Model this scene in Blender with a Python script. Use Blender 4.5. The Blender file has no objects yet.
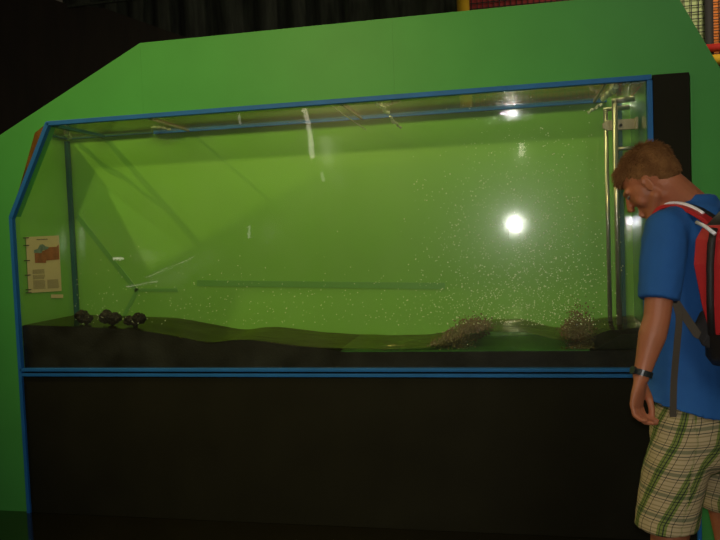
import bpy, bmesh, math, random
from mathutils import Vector, Matrix, noise
random.seed(7)
C = bpy.context.scene
COL = C.collection
PI = math.pi
# ------------------------------------------------------------------ camera, world, lights, exposure
RM = Matrix(((0.97809507, 0.0275873, 0.20632252), (0.20458646, 0.05543633, -0.97727744), (-0.03839821, 0.99808104, 0.04857801)))
D, H, F = 3.67, 1.51, 740.4
cam_d = bpy.data.cameras.new('camera'); cam = bpy.data.objects.new('camera', cam_d); COL.objects.link(cam)
cam.matrix_world = Matrix.Translation((0, -D, H)) @ RM.to_4x4()
cam_d.sensor_width = 36; cam_d.lens = 36 * F / 720; cam_d.clip_end = 100
C.camera = cam

w = bpy.data.worlds.new('world'); C.world = w; w.use_nodes = True
w.node_tree.nodes['Background'].inputs[0].default_value = (1.0, 0.84, 0.55, 1)
w.node_tree.nodes['Background'].inputs[1].default_value = 0.022
C.view_settings.view_transform = 'Standard'; C.view_settings.look = 'None'
C.cycles.sample_clamp_indirect = 0; C.cycles.blur_glossy = 0.3; C.cycles.use_denoising = True
C.view_settings.exposure = 0.0; C.view_settings.gamma = 1.0; C.view_settings.use_curve_mapping = False

def light(name, kind, loc, power, color, target=None, **kw):
    l = bpy.data.lights.new(name, kind); l.energy = power; l.color = color
    for k, v in kw.items(): setattr(l, k, v)
    o = bpy.data.objects.new(name, l); COL.objects.link(o); o.location = loc
    if target is not None:
        o.rotation_euler = (Vector(target) - Vector(loc)).to_track_quat('-Z', 'Y').to_euler()
    return o

def at(px, py, y):                       # pixel on the photograph -> the point where its ray meets the plane y = const
    v = RM @ Vector((px - 360, 270 - py, -F)); t = (y + D) / v.y
    return Vector((v.x * t, y, H + v.z * t))
def at_x(px, py, x):
    v = RM @ Vector((px - 360, 270 - py, -F)); t = x / v.x
    return Vector((x, -D + v.y * t, H + v.z * t))

XL, XR = -2.745, 0.620                   # the tank between its side walls
ZT, ZB = 2.178, 0.822                    # top of the tank opening, bottom trim
ZC, XC = 1.674, -2.482                   # lower and upper end of the cut corner
B = 0.547                                # inner depth of the tank
ZTOP = 2.567
XBR = 0.803                              # right edge of the black cladding

LAMP_A = Vector((XC, 0, ZT)) + (Vector((XC, 0, ZT)) - at(232, 281, B)).normalized() * 3.6
light('hall_spot', 'SPOT', LAMP_A, 330, (1.0, 0.80, 0.30), (-1.3, 0.2, 1.45), spot_size=math.radians(62), spot_blend=1.0, shadow_soft_size=0.05)
light('hall_lamp', 'AREA', (1.6, -5.2, 4.4), 42, (1.0, 0.95, 0.78), (0.5, 0, 1.2), size=1.2)
light('warm_lamp', 'SPOT', (-1.9, -4.8, 3.7), 420, (1.0, 0.80, 0.30), (-1.05, 0.3, 1.75), spot_size=math.radians(50), spot_blend=1.0, shadow_soft_size=0.12)
light('camera_flash', 'POINT', (0.0, -D - 0.02, H + 0.045), 50, (1.0, 0.95, 0.9), shadow_soft_size=0.018)

light('play_fill', 'POINT', (1.7, 2.5, 3.7), 60, (1.0, 0.88, 0.65), shadow_soft_size=0.15)  # unseen light added to brighten the play frame
tl_ = light('tank_fill', 'AREA', (-1.15, 0.14, 2.80), 25, (0.92, 0.92, 0.58), (-1.15, 0.60, 1.6), shape='RECTANGLE', size=3.5, size_y=0.15)  # unseen strip light added above the lid to fill the tank interior
# ------------------------------------------------------------------ materials
def mat(name, col, rough=0.6, metal=0.0, var=0.0, vscale=6, bump=0.0, bscale=60, spec=0.5, coat=0.0, stretch=(1, 1, 1), col2=None, noise_detail=4):
    m = bpy.data.materials.new(name); m.use_nodes = True; nt = m.node_tree; N = nt.nodes; b = N['Principled BSDF']
    b.inputs['Base Color'].default_value = (*col, 1); b.inputs['Roughness'].default_value = rough
    b.inputs['Metallic'].default_value = metal; b.inputs['Specular IOR Level'].default_value = spec
    b.inputs['Coat Weight'].default_value = coat
    tc = N.new('ShaderNodeTexCoord'); mp = N.new('ShaderNodeMapping'); mp.inputs['Scale'].default_value = stretch
    nt.links.new(tc.outputs['Object'], mp.inputs[0])
    if var or col2:
        n = N.new('ShaderNodeTexNoise'); n.inputs['Scale'].default_value = vscale; n.inputs['Detail'].default_value = noise_detail
        nt.links.new(mp.outputs[0], n.inputs['Vector'])
        r = N.new('ShaderNodeValToRGB'); r.color_ramp.elements[0].position = 0.3; r.color_ramp.elements[1].position = 0.7
        r.color_ramp.elements[0].color = (*[c * (1 - var) for c in col], 1)
        r.color_ramp.elements[1].color = (*(col2 or [min(1, c * (1 + var)) for c in col]), 1)
        nt.links.new(n.outputs['Fac'], r.inputs[0]); nt.links.new(r.outputs[0], b.inputs['Base Color'])
    if bump:
        n2 = N.new('ShaderNodeTexNoise'); n2.inputs['Scale'].default_value = bscale; n2.inputs['Detail'].default_value = 4
        nt.links.new(mp.outputs[0], n2.inputs['Vector'])
        bp = N.new('ShaderNodeBump'); bp.inputs['Strength'].default_value = bump; bp.inputs['Distance'].default_value = 0.01
        nt.links.new(n2.outputs['Fac'], bp.inputs['Height']); nt.links.new(bp.outputs[0], b.inputs['Normal'])
    return m

def clear_mat(name, tint=(1, 1, 1), ior=1.45, lobes=((0.0, 1.0),), haze=0.0, haze_col=(0.6, 0.7, 0.6), gain=1.0, bump=None):
    """thin clear sheet: tinted see-through body with a fresnel weighted mirror coat made of several gloss lobes"""
    m = bpy.data.materials.new(name); m.use_nodes = True; nt = m.node_tree; N = nt.nodes
    for n in list(N): N.remove(n)
    out = N.new('ShaderNodeOutputMaterial'); tr = N.new('ShaderNodeBsdfTransparent'); tr.inputs[0].default_value = (*tint, 1)
    body = tr.outputs[0]
    if haze:
        df = N.new('ShaderNodeBsdfDiffuse'); df.inputs[0].default_value = (*haze_col, 1)
        nz = N.new('ShaderNodeTexNoise'); nz.inputs['Scale'].default_value = 5; nz.inputs['Detail'].default_value = 8
        tc0 = N.new('ShaderNodeTexCoord'); nt.links.new(tc0.outputs['Object'], nz.inputs['Vector'])
        mr = N.new('ShaderNodeMapRange'); mr.inputs[1].default_value = 0.35; mr.inputs[2].default_value = 0.75
        mr.inputs[3].default_value = haze * 0.3; mr.inputs[4].default_value = haze * 1.7
        nt.links.new(nz.outputs['Fac'], mr.inputs[0])
        mx = N.new('ShaderNodeMixShader'); nt.links.new(mr.outputs[0], mx.inputs[0])
        nt.links.new(body, mx.inputs[1]); nt.links.new(df.outputs[0], mx.inputs[2]); body = mx.outputs[0]
    nrm = None
    if bump:
        tc = N.new('ShaderNodeTexCoord'); n2 = N.new('ShaderNodeTexNoise'); n2.inputs['Scale'].default_value = bump[0]; n2.inputs['Detail'].default_value = 3
        nt.links.new(tc.outputs['Object'], n2.inputs['Vector'])
        bp = N.new('ShaderNodeBump'); bp.inputs['Strength'].default_value = bump[1]; bp.inputs['Distance'].default_value = bump[2]
        nt.links.new(n2.outputs['Fac'], bp.inputs['Height']); nrm = bp.outputs[0]
    gl = None; acc = 0
    for rough, wt in lobes:
        g = N.new('ShaderNodeBsdfGlossy'); g.inputs['Roughness'].default_value = rough
        if nrm: nt.links.new(nrm, g.inputs['Normal'])
        if gl is None: gl = g.outputs[0]; acc = wt
        else:
            mx = N.new('ShaderNodeMixShader'); mx.inputs[0].default_value = wt / (acc + wt); acc += wt
            nt.links.new(gl, mx.inputs[1]); nt.links.new(g.outputs[0], mx.inputs[2]); gl = mx.outputs[0]
    lw = N.new('ShaderNodeLayerWeight'); lw.inputs[0].default_value = 0.5        # schlick, the same from both sides of the sheet
    pw = N.new('ShaderNodeMath'); pw.operation = 'POWER'; pw.inputs[1].default_value = 5; nt.links.new(lw.outputs['Facing'], pw.inputs[0])
    f0 = ((ior - 1) / (ior + 1)) ** 2 * gain
    ml = N.new('ShaderNodeMath'); ml.operation = 'MULTIPLY_ADD'; ml.inputs[1].default_value = 1 - f0; ml.inputs[2].default_value = f0; ml.use_clamp = True
    nt.links.new(pw.outputs[0], ml.inputs[0])
    mx = N.new('ShaderNodeMixShader'); nt.links.new(ml.outputs[0], mx.inputs[0])
    nt.links.new(body, mx.inputs[1]); nt.links.new(gl, mx.inputs[2]); nt.links.new(mx.outputs[0], out.inputs[0])
    return m

def emit_mat(name, col, s):
    m = bpy.data.materials.new(name); m.use_nodes = True; nt = m.node_tree
    e = nt.nodes.new('ShaderNodeEmission'); e.inputs[0].default_value = (*col, 1); e.inputs[1].default_value = s
    nt.links.new(e.outputs[0], nt.nodes['Material Output'].inputs[0]); return m

M = {}
M['green_wall'] = mat('green_wall', (0.062, 0.31, 0.067), 0.45, var=0.05, vscale=3, bump=0.03, bscale=300, spec=0.2)
M['green_tank'] = mat('green_tank', (0.150, 0.375, 0.058), 0.45, var=0.04, vscale=2, spec=0.3, coat=1.0)
M['green_tank'].node_tree.nodes['Principled BSDF'].inputs['Coat Roughness'].default_value = 0.09
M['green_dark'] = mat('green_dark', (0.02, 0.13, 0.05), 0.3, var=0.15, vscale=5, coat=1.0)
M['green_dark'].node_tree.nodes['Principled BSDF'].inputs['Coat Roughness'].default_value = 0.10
M['floor'] = mat('floor', (0.008, 0.007, 0.003), 0.10, var=0.2, vscale=4)
M['floor'].node_tree.nodes['Principled BSDF'].inputs['IOR'].default_value = 2.2
M['black'] = mat('black_board', (0.011, 0.011, 0.0065), 0.65, var=0.15, vscale=4, bump=0.03, bscale=200, spec=0.1)
M['blue'] = mat('blue_trim', (0.014, 0.12, 0.40), 0.5, var=0.08, vscale=8, spec=0.2)
M['joint'] = mat('joint_silicone', (0.008, 0.075, 0.085), 0.35)
M['strip_shade'] = mat('shade_green', (0.095, 0.28, 0.055), 0.4)  # darker green for the shadow lines painted on the tank back wall
M['brown_board'] = mat('brown_board', (0.022, 0.014, 0.008), 0.7, var=0.25, vscale=2, stretch=(6, 1, 1))
M['curtain'] = mat('curtain', (0.035, 0.04, 0.026), 0.85, var=0.5, vscale=5, stretch=(5, 1, 0.6), bump=0.3, bscale=40)
M['glass'] = clear_mat('front_glass', (0.97, 0.99, 0.96), 1.5, lobes=((0.0, 0.40), (0.035, 0.2), (0.27, 0.40)), haze=0.02, gain=1.3)
M['lid'] = clear_mat('lid_acrylic', (0.93, 0.90, 0.70), 1.5, lobes=((0.02, 0.6), (0.12, 0.4)), haze=0.10, haze_col=(0.45, 0.30, 0.06), bump=(7, 0.10, 0.01))
M['amber'] = clear_mat('edge_reflection', (0.65, 0.40, 0.10), 1.5, lobes=((0.1, 1),), haze=0.5, haze_col=(0.26, 0.12, 0.03))
M['chrome'] = mat('chrome', (0.50, 0.48, 0.42), 0.30, 0.9)
M['steel'] = mat('brushed_steel', (0.30, 0.27, 0.19), 0.45, 0.4, var=0.1, vscale=30)
M['wet_tape_glint'] = mat('wet_plastic_glint', (0.55, 0.60, 0.50), 0.12, 0.0, spec=0.9, bump=1.0, bscale=55, coat=1)
M['rock'] = mat('lava_rock', (0.004, 0.004, 0.002), 0.45, var=0.5, vscale=30, bump=1.0, bscale=80, col2=(0.010, 0.006, 0.003), spec=0.15)
M['bed'] = mat('black_bed', (0.005, 0.005, 0.003), 0.5, var=0.3, vscale=10, bump=0.25, bscale=90, spec=0.12)
M['foam'] = mat('brown_foam', (0.28, 0.15, 0.07), 0.25, var=0.5, vscale=14, spec=0.9, col2=(0.10, 0.10, 0.035))
M['floor_green'] = mat('floor_green', (0.045, 0.17, 0.035), 0.35, var=0.3, vscale=9)
M['drop'] = mat('water_bead', (0.75, 0.85, 0.60), 0.25, spec=1.0)  # pale body colour paints the flash glints on the clear drops
M['paper'] = mat('paper', (0.60, 0.45, 0.27), 0.7, var=0.05)
M['print_red'] = mat('print_red', (0.30, 0.085, 0.035), 0.7, var=0.25, vscale=20)
M['print_blue'] = mat('print_blue', (0.15, 0.20, 0.19), 0.7, var=0.3, vscale=30)
M['ink'] = mat('ink', (0.24, 0.17, 0.09), 0.8)
M['ink_dark'] = mat('ink_dark', (0.04, 0.03, 0.02), 0.8)
M['yellow'] = mat('yellow_pad', (0.50, 0.30, 0.015), 0.5, var=0.1)
M['red_pad'] = mat('red_pad', (0.33, 0.015, 0.01), 0.5, var=0.1)
M['red_net'] = mat('red_cloth', (0.24, 0.02, 0.02), 0.8, var=0.15)
M['pale_green'] = mat('pale_green_cloth', (0.25, 0.30, 0.13), 0.8, var=0.1)
M['orange'] = mat('orange_cloth', (0.48, 0.13, 0.012), 0.8, var=0.15)
M['cord'] = mat('black_cord', (0.01, 0.009, 0.008), 0.8)
M['tube_lamp'] = emit_mat('tube_light', (1.0, 0.92, 0.70), 9)
M['tube_dim'] = emit_mat('tube_light_dim', (1.0, 0.95, 0.80), 4)
M['lamp_case'] = mat('lamp_case', (0.3, 0.3, 0.3), 0.5)
M['skin'] = mat('skin', (0.42, 0.145, 0.065), 0.5, var=0.10, vscale=9, bump=0.08, bscale=120)
M['skin'].node_tree.nodes['Principled BSDF'].inputs['Subsurface Weight'].default_value = 0.08
M['skin'].node_tree.nodes['Principled BSDF'].inputs['Subsurface Radius'].default_value = (0.01, 0.004, 0.002)
M['hair'] = mat('hair', (0.19, 0.08, 0.026), 0.75, var=0.2, vscale=25, col2=(0.27, 0.13, 0.045), spec=0.15, bump=0.9, bscale=160)
M['shirt'] = mat('blue_cotton', (0.014, 0.105, 0.34), 0.85, var=0.06, vscale=7, bump=0.15, bscale=300)
M['pack_red'] = mat('red_nylon', (0.50, 0.018, 0.02), 0.5, var=0.08, vscale=20, bump=0.15, bscale=200)
M['pack_black'] = mat('black_nylon', (0.014, 0.012, 0.010), 0.55, var=0.1, bump=0.2, bscale=200)
M['piping'] = mat('reflective_tape', (0.95, 0.95, 0.95), 0.35, spec=1.0)
M['webbing'] = mat('grey_webbing', (0.07, 0.055, 0.035), 0.8, bump=0.2, bscale=300)
M['buckle'] = mat('black_plastic', (0.012, 0.012, 0.012), 0.3)
M['watch'] = mat('dark_watch_band', (0.015, 0.022, 0.022), 0.35, spec=0.8)
M['sock'] = mat('white_sock', (0.5, 0.5, 0.48), 0.9)
M['shoe'] = mat('dark_shoe', (0.04, 0.04, 0.045), 0.6)
M['sole'] = mat('shoe_sole', (0.5, 0.5, 0.48), 0.6)
M['eye'] = mat('eye_white', (0.22, 0.18, 0.14), 0.5)
M['iris'] = mat('iris', (0.05, 0.09, 0.12), 0.2)

# water: refracting top sheet, clear contact faces
def water_mat():
    m = bpy.data.materials.new('water_top'); m.use_nodes = True; nt = m.node_tree; N = nt.nodes
    for n in list(N): N.remove(n)
    out = N.new('ShaderNodeOutputMaterial'); g = N.new('ShaderNodeBsdfGlass'); g.inputs['IOR'].default_value = 1.33
    g.inputs['Roughness'].default_value = 0.0; g.inputs['Color'].default_value = (0.72, 0.60, 0.34, 1)
    tc = N.new('ShaderNodeTexCoord'); n2 = N.new('ShaderNodeTexNoise'); n2.inputs['Scale'].default_value = 38; n2.inputs['Detail'].default_value = 3
    mp = N.new('ShaderNodeMapping'); mp.inputs['Scale'].default_value = (0.7, 1.6, 1)
    nt.links.new(tc.outputs['Object'], mp.inputs[0]); nt.links.new(mp.outputs[0], n2.inputs['Vector'])
    bp = N.new('ShaderNodeBump'); bp.inputs['Strength'].default_value = 0.35; bp.inputs['Distance'].default_value = 0.003
    nt.links.new(n2.outputs['Fac'], bp.inputs['Height']); nt.links.new(bp.outputs[0], g.inputs['Normal'])
    nt.links.new(g.outputs[0], out.inputs[0]); return m
M['water_top'] = water_mat()
M['water_side'] = clear_mat('water_side', (0.80, 0.90, 0.72), 1.1, lobes=((0.02, 1),))

def plaid_mat():
    m = bpy.data.materials.new('plaid_cotton'); m.use_nodes = True; nt = m.node_tree; N = nt.nodes; b = N['Principled BSDF']
    b.inputs['Roughness'].default_value = 0.85
    uv = N.new('ShaderNodeUVMap'); uv.uv_map = 'UVMap'; sp = N.new('ShaderNodeSeparateXYZ'); nt.links.new(uv.outputs[0], sp.inputs[0])
    def stripes(sock, period, stops):
        d = N.new('ShaderNodeMath'); d.operation = 'DIVIDE'; d.inputs[1].default_value = period
        nt.links.new(sock, d.inputs[0]); f = N.new('ShaderNodeMath'); f.operation = 'FRACT'; nt.links.new(d.outputs[0], f.inputs[0])
        r = N.new('ShaderNodeValToRGB'); r.color_ramp.interpolation = 'CONSTANT'
        el = r.color_ramp.elements
        for i, (p, c) in enumerate(stops):
            e = el[i] if i < 2 else el.new(p)
            e.position = p; e.color = (*c, 1)
        nt.links.new(f.outputs[0], r.inputs[0]); return r.outputs[0]
    W = (1, 1, 1); G = (0.38, 0.62, 0.22); NV = (0.06, 0.10, 0.13); GB = (0.42, 0.52, 0.48); DK = (0.14, 0.18, 0.17)
    a = stripes(sp.outputs[0], 0.105, [(0, W), (0.20, DK), (0.225, W), (0.36, G), (0.44, NV), (0.48, G), (0.56, NV), (0.585, G), (0.66, W), (0.84, DK), (0.86, W)])
    TN = (0.62, 0.64, 0.52)
    c = stripes(sp.outputs[1], 0.066, [(0, W), (0.08, TN), (0.14, W), (0.22, DK), (0.26, W), (0.36, GB), (0.52, W), (0.60, DK), (0.64, W), (0.70, TN), (0.76, W), (0.86, TN), (0.92, W)])
    mx = N.new('ShaderNodeMix'); mx.data_type = 'RGBA'; mx.blend_type = 'MULTIPLY'; mx.inputs[0].default_value = 1
    nt.links.new(a, mx.inputs[6]); nt.links.new(c, mx.inputs[7])
    mx2 = N.new('ShaderNodeMix'); mx2.data_type = 'RGBA'; mx2.blend_type = 'MULTIPLY'; mx2.inputs[0].default_value = 1
    nt.links.new(mx.outputs[2], mx2.inputs[6]); mx2.inputs[7].default_value = (0.48, 0.37, 0.20, 1)
    nt.links.new(mx2.outputs[2], b.inputs['Base Color']); return m
M['plaid'] = plaid_mat()

# ------------------------------------------------------------------ mesh helpers
def tag(o, label=None, cat=None, group=None, kind=None):
    if label: o['label'] = label
    if cat: o['category'] = cat
    if group: o['group'] = group
    if kind: o['kind'] = kind
    return o
def empty(name, loc=(0, 0, 0), kind=None):
    o = bpy.data.objects.new(name, None); COL.objects.link(o); o.location = loc; o.empty_display_size = 0.1
    if kind: o['kind'] = kind
    return o
class MB:
    def __init__(s): s.v = []; s.f = []
    def add(s, vs, fs):
        n = len(s.v); s.v += [Vector(v) for v in vs]; s.f += [[i + n for i in f] for f in fs]; return s
    def box(s, x0, x1, y0, y1, z0, z1):
        return s.add([(x0, y0, z0), (x1, y0, z0), (x1, y1, z0), (x0, y1, z0), (x0, y0, z1), (x1, y0, z1), (x1, y1, z1), (x0, y1, z1)],
                     [(0, 3, 2, 1), (4, 5, 6, 7), (0, 1, 5, 4), (1, 2, 6, 5), (2, 3, 7, 6), (3, 0, 4, 7)])
    def slab(s, pts, off):               # polygon pts (3d, ccw seen from the front) pushed by off
        n = len(pts); off = Vector(off); a = [Vector(p) for p in pts]; b = [p + off for p in a]
        return s.add(a + b, [list(range(n)), list(range(2 * n - 1, n - 1, -1))] + [(i, i + n, (i + 1) % n + n, (i + 1) % n) for i in range(n)])
    def bar(s, a, b, w, h, up=(0, 0, 1)):
        a = Vector(a); b = Vector(b); d = (b - a).normalized(); u = Vector(up); x = d.cross(u).normalized(); u = x.cross(d)
        c = [x * w / 2 + u * h / 2, -x * w / 2 + u * h / 2, -x * w / 2 - u * h / 2, x * w / 2 - u * h / 2]
        return s.add([a + k for k in c] + [b + k for k in c], [(0, 1, 2, 3), (7, 6, 5, 4)] + [(i, i + 4, (i + 1) % 4 + 4, (i + 1) % 4) for i in range(4)])
    def loft(s, rings, cap=True):
        n = len(rings[0]); k = len(s.v)
        for r in rings: s.v += [Vector(p) for p in r]
        for j in range(len(rings) - 1):
            for i in range(n):
                a = k + j * n + i; b = k + j * n + (i + 1) % n
                s.f.append([a, b, b + n, a + n])
        if cap:
            s.f.append([k + i for i in range(n - 1, -1, -1)]); m = k + (len(rings) - 1) * n; s.f.append([m + i for i in range(n)])
        return s
    def tube(s, pts, r, n=10, cap=True):
        pts = [Vector(p) for p in pts]; rs = r if isinstance(r, (list, tuple)) else [r] * len(pts); rings = []
        ref = None
        for i, p in enumerate(pts):
            d = (pts[min(i + 1, len(pts) - 1)] - pts[max(i - 1, 0)]).normalized()
            if ref is None: ref = d.orthogonal().normalized()
            x = (ref - d * ref.dot(d)).normalized(); ref = x; y = d.cross(x)
            rings.append([p + x * math.cos(t) * rs[i] + y * math.sin(t) * rs[i] for t in [2 * PI * j / n for j in range(n)]])
        return s.loft(rings, cap)
    def cap(s, a, ra, b, rb, n=16):      # tapered capsule
        a = Vector(a); b = Vector(b); d = (b - a); L = d.length
        d = d / L if L > 1e-6 else Vector((0, 0, 1)); P = []; R = []
        for t in (1.0, .8, .5, .2): P.append(a - d * ra * math.sin(t * PI / 2)); R.append(max(ra * math.cos(t * PI / 2), ra * .05))
        P.append(a); R.append(ra); P.append(b); R.append(rb)
        for t in (.2, .5, .8, 1.0): P.append(b + d * rb * math.sin(t * PI / 2)); R.append(max(rb * math.cos(t * PI / 2), rb * .05))
        x = d.orthogonal().normalized(); y = d.cross(x)
        return s.loft([[p + x * math.cos(t) * r + y * math.sin(t) * r for t in [2 * PI * j / n for j in range(n)]] for p, r in zip(P, R)])
    def chain(s, pts, rs, n=16):
        for i in range(len(pts) - 1): s.cap(pts[i], rs[i], pts[i + 1], rs[i + 1], n)
        return s
    def ell(s, c, r, rot=None, nu=20, nv=12, xf=None):
        c = Vector(c); rings = []
        for j in range(nv + 1):
            ph = -PI / 2 + PI * (0.03 + 0.94 * j / nv); ring = []
            for i in range(nu):
                th = 2 * PI * i / nu
                p = Vector((r[0] * math.cos(ph) * math.cos(th), r[1] * math.cos(ph) * math.sin(th), r[2] * math.sin(ph)))
                if rot: p = rot @ p
                p = c + p
                ring.append(xf @ p if xf else p)
            rings.append(ring)
        return s.loft(rings)
    def build(s, name, m, parent=None, origin=None, smooth=False, bevel=0, label=None):
        o0 = Vector(origin) if origin is not None else (Vector(parent_loc(parent)) if parent else Vector((0, 0, 0)))
        me = bpy.data.meshes.new(name); me.from_pydata([v - o0 for v in s.v], [], s.f); me.validate()
        bm = bmesh.new(); bm.from_mesh(me); bmesh.ops.recalc_face_normals(bm, faces=bm.faces); bm.to_mesh(me); bm.free()
        o = bpy.data.objects.new(name, me); COL.objects.link(o); me.materials.append(m)
        if parent:
            o.parent = parent; o.location = o0 - Vector(parent_loc(parent))
        else: o.location = o0
        if smooth:
            for p in me.polygons: p.use_smooth = True
        if bevel:
            md = o.modifiers.new('bevel', 'BEVEL'); md.width = bevel; md.segments = 2; md.limit_method = 'ANGLE'
        if label: o['label'] = label
        return o
def parent_loc(p):
    v = Vector(p.location)
    while p.parent: p = p.parent; v += Vector(p.location)
    return v
def remesh(mb, name, m, parent, voxel, smooth=4, factor=0.5, disp=None):
    """one continuous skin over the overlapping shapes in mb"""
    o = mb.build(name, m, None)
    md = o.modifiers.new('r', 'REMESH'); md.mode = 'VOXEL'; md.voxel_size = voxel; md.use_smooth_shade = True
    if smooth:
        sm = o.modifiers.new('s', 'SMOOTH'); sm.iterations = smooth; sm.factor = factor
    dg = bpy.context.evaluated_depsgraph_get(); me = bpy.data.meshes.new_from_object(o.evaluated_get(dg))
    old = o.data; o.modifiers.clear(); o.data = me; bpy.data.meshes.remove(old); me.name = name
    off = Vector(parent_loc(parent)) if parent else Vector((0, 0, 0))
    nr = [v.normal.copy() for v in me.vertices]
    for v in me.vertices:
        if disp: v.co = v.co + nr[v.index] * disp(v.co)
        v.co = v.co - off
    if not me.materials: me.materials.append(m)
    for p in me.polygons: p.use_smooth = True
    if parent: o.parent = parent
    return o
def lerp_pts(pts, x):
    if x <= pts[0][0]: return pts[0][1]
    for (a, b), (c, d) in zip(pts, pts[1:]):
        if x <= c:
            t = (x - a) / (c - a); return b + (d - b) * t
    return pts[-1][1]
def smooth_prof(pts, x, r=0.05):
    return sum(lerp_pts(pts, x + r * k) for k in (-1, -.5, 0, .5, 1)) / 5

# ------------------------------------------------------------------ the setting
fl = MB().box(-7, 5, -9, 7, -0.1, 0.0).build('floor', M['floor']); tag(fl, kind='structure')
wf = empty('wall_front', (XL, 0, 0), 'structure')
T = 0.06
def xz(pts): return [(x, 0.0, z) for x, z in pts]
s1 = at(140, 43, 0).x; s2 = at(392, 19, 0).x
slope = (at(140, 43, 0).z - at(0, 135, 0).z) / (at(140, 43, 0).x - at(0, 135, 0).x)
XW = -4.1; ZW = ZTOP - slope * (s1 - XW)
g = 0.0002
def panel(pts): return MB().slab(xz(pts), (0, T, 0)).build('panel', M['green_wall'], wf)
panel([(XW, 0), (XL, 0), (XL, ZC), (XC, ZT), (s1 - g, ZT), (s1 - g, ZTOP), (XW, ZW)])
panel([(s1 + g, ZT), (s2 - g, ZT), (s2 - g, ZTOP), (s1 + g, ZTOP)])
xk = at(674, -5, 0).x; xe = 1.35; p68 = at(720, 68, 0)
ze = ZTOP - (ZTOP - p68.z) / (p68.x - xk) * (xe - xk)
panel([(s2 + g, ZT), (XBR, ZT), (XBR, 0), (xe, 0), (xe, ze), (xk, ZTOP), (s2 + g, ZTOP)])
# brown board and curtain behind
yb = 2.6
bk = [at(-120, 200, yb), at(330, 60, yb), at(185, 37, yb), at(104, 8, yb), at(70, 5, yb), at(-120, -60, yb)]
o = MB().slab([(bk[0].x, yb, 0), (bk[1].x + .5, yb, 0), (bk[1].x + .5, yb, bk[2].z - .1), bk[2], bk[3], bk[4], bk[5]], (0, .05, 0)).build('wall_back', M['brown_board']); tag(o, kind='structure')
a = at(68, 6.5, yb - .02); b = at(150, -3, yb - .02)
o = MB().bar(a, b, 0.02, 0.02).build('trim_1', M['curtain']); tag(o, kind='structure')
# curtain (folded cloth)
yc = 4.2; xa = at(60, 0, yc).x; xb2 = at(458, 10, yc).x; mb = MB(); NX, NZ = 260, 24
vs = []
for j in range(NZ + 1):
    z = 4.6 * j / NZ
    for i in range(NX + 1):
        x = xa + (xb2 - xa) * i / NX
        vs.append((x, yc + .06 * math.sin(x * 17 + 1.3 * math.sin(x * 3.1)) + .03 * noise.noise(Vector((x * 4, z, 0))), z + .002))
mb.add(vs, [(j * (NX + 1) + i, j * (NX + 1) + i + 1, (j + 1) * (NX + 1) + i + 1, (j + 1) * (NX + 1) + i) for j in range(NZ) for i in range(NX)])
cu = mb.build('curtain', M['curtain'], smooth=True); md = cu.modifiers.new('s', 'SOLIDIFY'); md.thickness = .01
tag(cu, 'dark grey folded curtain hanging in the hall behind the green wall', 'curtain')

# play frame with nets behind the right end
yp = 3.6; pf = empty('play_frame', (at(560, 0, yp).x, yp, 0))
tag(pf, 'padded play frame with black netting over coloured cloth behind the green wall', 'play frame')
def post(p0, p1, r, m, lab=None):
    a = at(*p0, yp - .1); b = at(*p1, yp - .1); top = 3.9
    MB().tube([(a.x, yp - .1, 0), (a.x + .001, yp - .1, top)], r, 14).build('post', m, pf, smooth=True, label=lab)
post((463, 5), (463, 5), .06, M['yellow'], 'yellow padded post')
post((709, 30), (709, 30), .035, M['cord'], 'black post')
def clothp(x0, x1, m, lab, zlo=0.02, zhi=3.9):
    return MB().box(at(x0, 30, yp).x, at(x1, 30, yp).x, yp, yp + .03, zlo, zhi).build('cloth_panel', m, pf, label=lab)
clothp(466, 640, M['red_net'], 'red cloth panel'); clothp(641, 705, M['pale_green'], 'pale green cloth panel')
zr = at(710, 50, yp).z
clothp(712, 790, M['orange'], 'orange cloth panel')
def net(x0, x1, cell):
    m = MB(); X0 = at(x0, 30, yp).x; X1 = at(x1, 30, yp).x; n = int((X1 - X0) / cell); z0 = 2.3; z1 = 3.9
    for i in range(n + 1):
        x = X0 + (X1 - X0) * i / n; m.bar((x, yp - .04, z0), (x, yp - .04, z1), .007, .007, (0, 1, 0))
    for k in range(int((z1 - z0) / cell) + 1): m.bar((X0, yp - .04, z0 + k * cell), (X1, yp - .04, z0 + k * cell), .007, .007)
    o = m.build('net', M['cord'], pf); o['kind'] = 'stuff'
net(467, 640, .052); net(641, 705, .06); net(712, 790, .05)
p = at(704, 50, yp - .1); MB().tube([(p.x, yp - .16, p.z), (p.x + 1.2, yp - .16, p.z)], .035, 14).build('rail', M['red_pad'], pf, smooth=True, label='red padded rail')
p = at(704, 62, yp - .1); MB().tube([(p.x, yp - .16, p.z), (p.x + 1.2, yp - .16, p.z)], .045, 14).build('rail', M['yellow'], pf, smooth=True, label='yellow padded rail')

# ------------------------------------------------------------------ the wave tank
tk = empty('wave_tank', ((XL + XR) / 2, 0, 0))
tag(tk, 'long glass wave tank set in the green wall with blue trim and black base', 'tank')
FW = .024
def trim(a, b, wdt=FW, dep=.03, y=-.012, nm='blue_trim'):
    return MB().bar((a[0], y, a[1]), (b[0], y, b[1]), wdt, dep, (0, 1, 0)).build(nm, M['blue'], tk, bevel=.002)
trim((XC - .005, ZT), (XR + .012, ZT)); trim((XR + .004, ZT - .014), (XR + .004, ZB + .03))
trim((XL, ZC), (XC, ZT + .004), .024); trim((XL, ZC + .006), (XL, .0), .020)
zt1 = at(300, 369.3, 0).z; zt2 = at(300, 374.6, 0).z
trim((XL, zt1), (XR, zt1), .017); trim((XL, zt2), (XR + .02, zt2), .017, .026)
trim((XBR + .004, 0), (XBR + .004, zt2), .018)
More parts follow.
